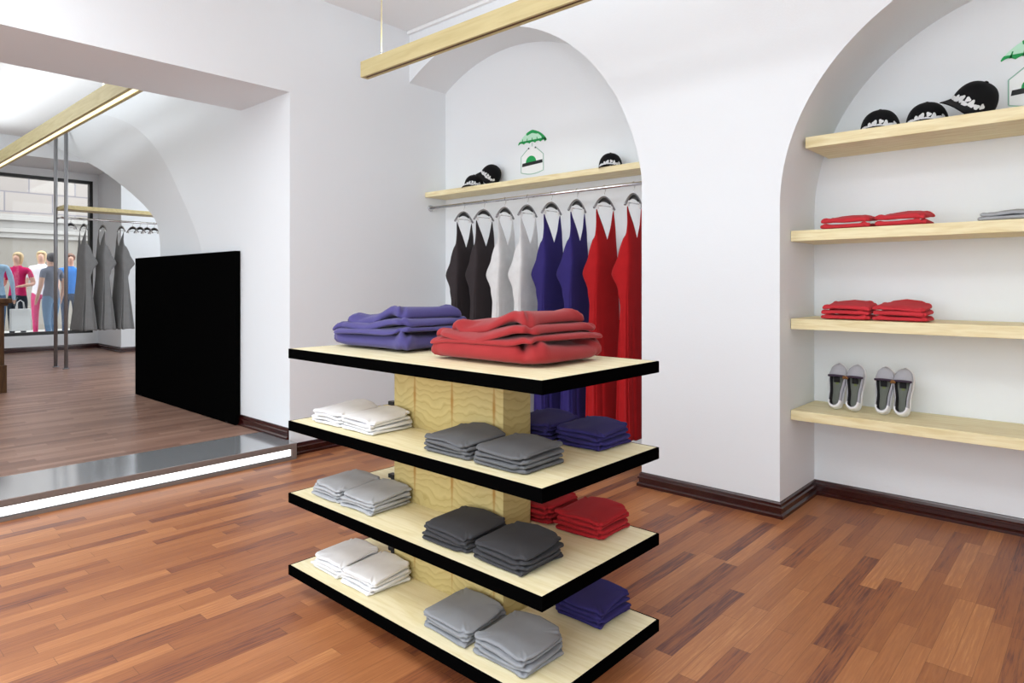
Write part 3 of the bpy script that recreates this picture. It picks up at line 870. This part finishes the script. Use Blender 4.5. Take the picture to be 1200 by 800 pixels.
# ------------------------------------------------------------------ suspended light beams
def beam(label, x0, x1, y, z, h, w, wires, ceil, strip, loc=None):
    t = thing('pendant_light', label, 'lamp', (x0, y, z))
    Ln = x1-x0
    bm = B()
    s0, s1 = w*0.28, w*0.72
    box(bm, 0, Ln, 0, s0, 0, h, 0.0015); box(bm, 0, Ln, s1, w, 0, h, 0.0015); box(bm, 0, Ln, s0, s1, 0.02, h)
    box(bm, 0, 0.02, s0, s1, 0, 0.02); box(bm, Ln-0.02, Ln, s0, s1, 0, 0.02)
    obj('beam', bm, M_BEAM, t)
    bm = B(); box(bm, 0.02, Ln-0.02, s0, s1, 0.006, 0.012); obj('light_slot', bm, strip, t)
    for wx in wires:
        bm = B(); tube(bm, [(wx, w*0.3, h+0.012), (wx, w*0.3, ceil-z)], 0.0035, 8); wr = obj('suspension_rod', bm, M_BEAM, t)
        bm = B(); ball(bm, (wx, w*0.3, h+0.009), 0.013); obj('fitting', bm, M_CHROME, wr)
    return t
beam('slim wooden light beam hanging in front of the dress niche', -3.905, -0.4, 2.715, 2.75, 0.112, 0.062, (0.22, 3.1), ZC, M_SLOT)
beam('wooden light beam with glowing underside, seen through the opening', -12.4, -5.55, 1.82, 2.85, 0.15, 0.11, (0.3, 5.9), ZC2, M_WARMLED)

# ------------------------------------------------------------------ rack in the back room
RX0, RX1, RY0, RY1 = -11.07, -10.72, 2.60, 4.6
rack = thing('garment_rack', 'steel floor-to-ceiling rack with wooden shelf in the back room', 'rack', (-10.9, 3.0, ZB))
lo = lambda x, y, z: (x+10.9, y-3.0, z-ZB)
for (x, y) in ((RX0, RY0-0.04), (RX1, RY0), (RX0, RY1), (RX1, RY1)):
    bm = B(); tube(bm, [lo(x, y, ZB), lo(x, y, ZC2)], 0.024, 14); po = obj('pole', bm, M_STEEL, rack)
    bm = B(); tube(bm, [lo(x, y, ZB), lo(x, y, ZB+0.012)], 0.04, 16); obj('base_flange', bm, M_STEEL, po)
bm = B(); a = lo(RX0-0.02, RY0-0.02, 2.345); b = lo(RX1-0.028, RY1-0.02, 2.40); box(bm, a[0], b[0], a[1], b[1], a[2], b[2], 0.003); obj('shelf', bm, M_BEAM, rack)
bm = B(); tube(bm, [lo(-10.9, RY0-0.03, 2.232), lo(-10.9, RY1, 2.232)], 0.014, 12); obj('rail', bm, M_CHROME, rack)
for y in (RY0-0.02, RY1):
    bm = B(); tube(bm, [lo(RX0, y, 2.232), lo(RX1, y, 2.232)], 0.011, 10); obj('cross_tube', bm, M_CHROME, rack)
GREY = fabric('grey_satin', srgb(122, 122, 122))
dy = [2.86, 3.10, 3.345]; nm = ['left', 'middle', 'right']
for i, y in enumerate(dy):
    h = dup(hang0); h['label'] = f'hanger of the {nm[i]} grey dress on the back-room rack'; h['group'] = 'hangers on the back-room rack'
    h.location = (-10.9, y, 2.232); h.rotation_euler = (0, 0, 0.15)
    dress('grey', GREY, f'{nm[i]} grey satin dress on the back-room rack', (-10.9, y, 2.232-0.163), 0.15, 'grey dresses on the back-room rack', 1.43, 1.45, 1.25)
eh = [(2.70, 'empty hanger nearest the poles of the back-room rack'), (3.50, 'empty hanger next to the right grey dress on the back-room rack'),
      (3.60, 'second empty hanger right of the grey dresses in the back room'), (3.70, 'third empty hanger right of the grey dresses in the back room'),
      (3.80, 'fourth empty hanger right of the grey dresses, cut by the arch')]
for y, lb in eh:
    h = dup(hang0); h['label'] = lb; h['group'] = 'hangers on the back-room rack'
    h.location = (-10.9, y, 2.232); h.rotation_euler = (0, 0, 0.45)

# counter at the left edge
M_CTR = wood('brown_oak', srgb(92, 62, 34), srgb(60, 38, 20), 'Z', scale=4)
ct = thing('wooden_counter', 'dark brown wooden counter in the back room at the left edge', 'counter', (-9.2, 1.0, ZB))
bm = B(); box(bm, -0.36, 0.34, -0.6, 0.58, 0.05, 0.95, 0.004); obj('body', bm, M_CTR, ct)
bm = B(); box(bm, -0.42, 0.40, -0.66, 0.64, 0.97, 1.02, 0.008); box(bm, -0.39, 0.37, -0.63, 0.61, 0.94, 0.97, 0.006); obj('top', bm, M_CTR, ct)
bm = B(); box(bm, -0.37, 0.36, -0.61, 0.6, 0.0, 0.30, 0.006); obj('plinth', bm, M_CTR, ct)
bm = B()
for y in (-0.3, 0.28): box(bm, 0.34, 0.352, y-0.22, y+0.22, 0.36, 0.88, 0.005)
obj('front_panel', bm, M_CTR, ct)

# ------------------------------------------------------------------ street outside
bm = B(); box(bm, -60, XF-0.25, -30, 40, 0.0, 0.2)
o = struct('ground', bm, mat('pavement', srgb(190, 188, 184), 0.9))
def stone(name):
    m = mat(name, (0.75, 0.72, 0.68), 0.9, spec=0.1); nt, b, N, L = nodes(m)
    tc = N('ShaderNodeTexCoord'); mp = N('ShaderNodeMapping'); br = N('ShaderNodeTexBrick')
    mp.inputs['Rotation'].default_value = (0, 0, 0)
    sp = N('ShaderNodeSeparateXYZ'); cb = N('ShaderNodeCombineXYZ'); L(tc.outputs['Object'], sp.inputs[0]); L(sp.outputs['Y'], cb.inputs[0]); L(sp.outputs['Z'], cb.inputs[1])
    L(cb.outputs[0], br.inputs['Vector'])
    br.inputs['Scale'].default_value = 1; br.inputs['Brick Width'].default_value = 0.95; br.inputs['Row Height'].default_value = 0.47; br.inputs['Mortar Size'].default_value = 0.016
    br.inputs['Color1'].default_value = (*srgb(172, 164, 158), 1); br.inputs['Color2'].default_value = (*srgb(158, 150, 145), 1); br.inputs['Mortar'].default_value = (*srgb(134, 129, 134), 1)
    L(br.outputs['Color'], b.inputs['Base Color'])
    return m
M_ST = stone('pale_ashlar'); M_ST2 = mat('pale_stone', srgb(172, 168, 164), 0.9, spec=0.1); M_ST3 = mat('beige_render', srgb(148, 142, 134), 0.9, spec=0.1)
fac = thing('stone_building', 'pale stone building across the street, seen through the shop window', 'building', (-19.2, 2.0, 0.2))
bm = B(); box(bm, -0.4, 0, -14, 14, 2.75, 9); obj('ashlar_wall', bm, M_ST, fac)
bm = B(); box(bm, -0.4, -0.02, -14, 14, 0, 2.2); obj('ground_storey_wall', bm, M_ST3, fac)
for z0, z1, p in ((2.2, 2.32, 0.05), (2.32, 2.42, 0.1), (2.42, 2.6, 0.03), (2.6, 2.68, 0.14), (2.68, 2.75, 0.08)):
    bm = B(); box(bm, -0.4, p, -14, 14, z0, z1, 0.01); obj('string_course', bm, M_ST2, fac)
for y in (-9, -5, -0.55, 9.0):
    bm = B(); box(bm, 0, 0.12, y-0.12, y+0.12, 2.75, 9, 0.01); obj('pilaster', bm, M_ST2, fac)

# ------------------------------------------------------------------ people in the street
SKINM = mat('skin', srgb(214, 164, 140), 0.6); CM = {}
def cloth(rgb):
    if rgb not in CM: CM[rgb] = fabric('cloth_%d_%d_%d' % rgb, srgb(*rgb))
    return CM[rgb]
def person(label, loc, rotz, H, top, bottom, hair, long_hair, arms, sleeve=0.45, dress_to=None, stride=0.0):
    """standing figure facing local -Y, one continuous skinned surface; arms = (elbow, hand) pairs per side in units of H"""
    me = bpy.data.meshes.new('person_skeleton'); V = []; E = []; R = []
    def v(p, r):
        V.append((p[0]*H, p[1]*H, p[2]*H)); R.append((r[0]*H, r[1]*H) if isinstance(r, tuple) else (r*H, r*H)); return len(V)-1
    pel = v((0, 0, 0.53), (0.088, 0.062)); wa = v((0, 0, 0.63), (0.078, 0.055)); ch = v((0, 0, 0.74), (0.094, 0.062)); nb = v((0, 0.005, 0.825), 0.036)
    nk = v((0, 0.0, 0.865), 0.03); hd = v((0, -0.012, 0.925), (0.042, 0.05)); ht = v((0, -0.006, 0.965), (0.036, 0.042))
    E += [(pel, wa), (wa, ch), (ch, nb), (nb, nk), (nk, hd), (hd, ht)]
    ns = v((0, -0.062, 0.918), 0.009); E.append((hd, ns))
    for s, (el, ha) in zip((-1, 1), arms):
        sh = v((s*0.105, 0.005, 0.805), 0.034); e_ = v((el[0], el[1], el[2]), 0.024); w_ = v((ha[0], ha[1], ha[2]), 0.016)
        d = Vector(ha)-Vector(el); d.normalize(); h_ = v(tuple(Vector(ha)+d*0.035), (0.019, 0.011)); f_ = v(tuple(Vector(ha)+d*0.085), 0.008)
        th = v(tuple(Vector(ha)+d*0.04+Vector((-s*0.012, -0.03, 0))), 0.006)
        E += [(ch, sh), (sh, e_), (e_, w_), (w_, h_), (h_, f_), (w_, th)]
        hp = v((s*0.055, 0, 0.49), (0.058, 0.056)); kn = v((s*0.056, -0.01+s*stride*0.5, 0.28), 0.036); an = v((s*0.056, 0.012+s*stride, 0.045), 0.024)
        hl = v((s*0.056, -0.045+s*stride, 0.022), 0.021); to = v((s*0.06, -0.10+s*stride, 0.014), 0.015)
        E += [(pel, hp), (hp, kn), (kn, an), (an, hl), (hl, to)]
    me.from_pydata(V, E, []); me.update()
    o = bpy.data.objects.new('person', me); C.objects.link(o)
    sk = o.modifiers.new('skin', 'SKIN'); sk.use_smooth_shade = True
    for i, d in enumerate(me.skin_vertices[0].data):
        d.radius = R[i]; d.use_root = (i == 0)
    sb = o.modifiers.new('sub', 'SUBSURF'); sb.levels = 1; sb.render_levels = 1
    dg = bpy.context.evaluated_depsgraph_get(); ev = o.evaluated_get(dg)
    nm_ = bpy.data.meshes.new_from_object(ev); o.modifiers.clear(); o.data = nm_; bpy.data.meshes.remove(me)
    nm_.name = 'person'
    nm_.materials.clear()
    for m in (SKINM, cloth(top), cloth(bottom), mat('shoe_leather', (0.03, 0.025, 0.02), 0.5)): nm_.materials.append(m)
    for p in nm_.polygons:
        c = p.center/H; p.use_smooth = True
        armish = abs(c.x) > 0.118 or (abs(c.y) > 0.09 and c.z > 0.45)
        if c.z > 0.845: k = 0
        elif armish and c.z > 0.3: k = 1 if (c.z > 0.82-0.36*sleeve and abs(c.y) < 0.12) else 0
        elif c.z > (dress_to or 0.54): k = 1
        elif c.z > 0.05: k = 2
        else: k = 3
        p.material_index = k
    o.location = loc; o.rotation_euler = (0, 0, rotz)
    tag(o, label, 'person', 'people in the street')
    # hair shell
    bm = B(); bot = 0.80 if long_hair else 0.915
    ball(bm, (0, 0.010*H, 0.942*H), 0.054*H, 0.94, 1.02, 1.0, u=20, v=14)
    for vv in bm.verts:
        if vv.co.y < -0.018*H and vv.co.z < 0.955*H: vv.co.y = -0.018*H; vv.co.x *= 1.0
        if long_hair and vv.co.z < 0.93*H and vv.co.y > -0.02*H: vv.co.z = 0.93*H-(0.93*H-vv.co.z)*2.6; 
    obj('hair', bm, hair, o, True)
    return o
HB = mat('blonde_hair', srgb(206, 176, 130), 0.5); HD = mat('dark_hair', srgb(48, 38, 44), 0.4); HR = mat('brown_hair', srgb(128, 88, 66), 0.5)
DOWN = (((-0.15, 0.02, 0.64), (-0.155, -0.02, 0.5)), ((0.15, 0.02, 0.64), (0.155, -0.02, 0.5)))
BENT = (((-0.15, 0.03, 0.64), (-0.11, -0.12, 0.60)), ((0.15, 0.03, 0.64), (0.11, -0.12, 0.62)))
ZG = 0.2
person('person in a pale blue shirt standing leftmost outside the window, arms down', (-14.72, 2.48, ZG), -1.9, 1.76, (176, 206, 232), (88, 116, 150), HR, False, DOWN, 1.0, 0.52)
person('person in a black and pink top holding a white bag outside the window', (-15.25, 2.92, ZG), 0.9, 1.72, (206, 40, 100), (44, 50, 58), HB, True, BENT, 0.3)
person('person with pale hair and white top standing behind the grey-vested one', (-16.2, 3.5, ZG), 1.2, 1.80, (240, 236, 240), (214, 60, 120), HB, True, DOWN, 0.4, 0.5)
person('dark-haired person in a grey vest and denim skirt outside the window', (-14.75, 3.34, ZG), -1.0, 1.70, (112, 116, 132), (110, 142, 176), HD, False, DOWN, 0.25, 0.5, 0.02)
person('person in a bright blue shirt seen between the rack poles', (-15.6, 3.86, ZG), 1.5, 1.74, (64, 140, 226), (70, 84, 110), HR, False, DOWN, 0.6, 0.52)
person('person in a pink shirt seen between the grey dresses', (-15.2, 4.30, ZG), 0.3, 1.72, (232, 120, 160), (80, 84, 96), HR, False, BENT, 0.5)
bg = thing('shopping_bag', 'white carrier bag beside the person in black and pink', 'bag', (-14.72, 2.86, ZG+0.25))
bm = B(); box(bm, -0.07, 0.07, -0.15, 0.15, 0.0, 0.40, 0.01); obj('bag_body', bm, M_WHTPL, bg)
for x in (-0.05, 0.05):
    bm = B(); tube(bm, [(x, -0.06, 0.39), (x*0.6, -0.045, 0.52), (x*0.4, 0, 0.56), (x*0.6, 0.045, 0.52), (x, 0.06, 0.39)], 0.006, 8); obj('handle', bm, M_WHTPL, bg, True)

# ------------------------------------------------------------------ light
w = bpy.data.worlds.new('sky'); bpy.context.scene.world = w; w.use_nodes = True
bgn = w.node_tree.nodes['Background']; bgn.inputs['Color'].default_value = (0.90, 0.955, 1.0, 1); bgn.inputs['Strength'].default_value = 2.7
def area(name, loc, rot, sx, sy, power, col=(1, 1, 1)):
    l = bpy.data.lights.new(name, 'AREA'); l.shape = 'RECTANGLE'; l.size = sx; l.size_y = sy; l.energy = power; l.color = col
    o = bpy.data.objects.new(name, l); o.location = loc; o.rotation_euler = rot; C.objects.link(o); return o
COOL = (0.88, 0.95, 1.0)
area('unseen_ceiling_light', (-3.5, -0.2, ZC-0.05), (0, 0, 0), 1.6, 1.4, 37, COOL)
area('unseen_ceiling_light', (-0.7, -0.3, ZC-0.05), (0, 0, 0), 2.2, 1.2, 44, COOL)  # out-of-view area light, added to brighten the shelf recess
area('added_uplight', (-2.15, 2.746, 2.875), (PI, 0, 0), 3.2, 0.05, 8, COOL)  # added above the beam so ceiling bounce lifts the soffits
area('unseen_ceiling_light', (-8.6, 0.2, ZC2-0.05), (0, 0, 0), 5.0, 2.0, 66, COOL)  # out-of-view fill, added to brighten the back room and its arch wall
area('unseen_ceiling_light', (-10.2, 4.9, ZC2-0.05), (0, 0, 0), 3.5, 2.0, 60, COOL)  # added fill beyond the arch for the far part of the back room
area('added_uplight', (-9.0, 1.875, 3.02), (PI, 0, 0), 6.0, 0.08, 22, COOL)  # added above the back beam to whiten the inner ceiling
sun = bpy.data.lights.new('sun', 'SUN'); sun.energy = 0.6; sun.angle = 0.03
so = bpy.data.objects.new('sun', sun); C.objects.link(so)
so.rotation_euler = Vector((-0.3, -0.6, -0.75)).to_track_quat('-Z', 'Y').to_euler()
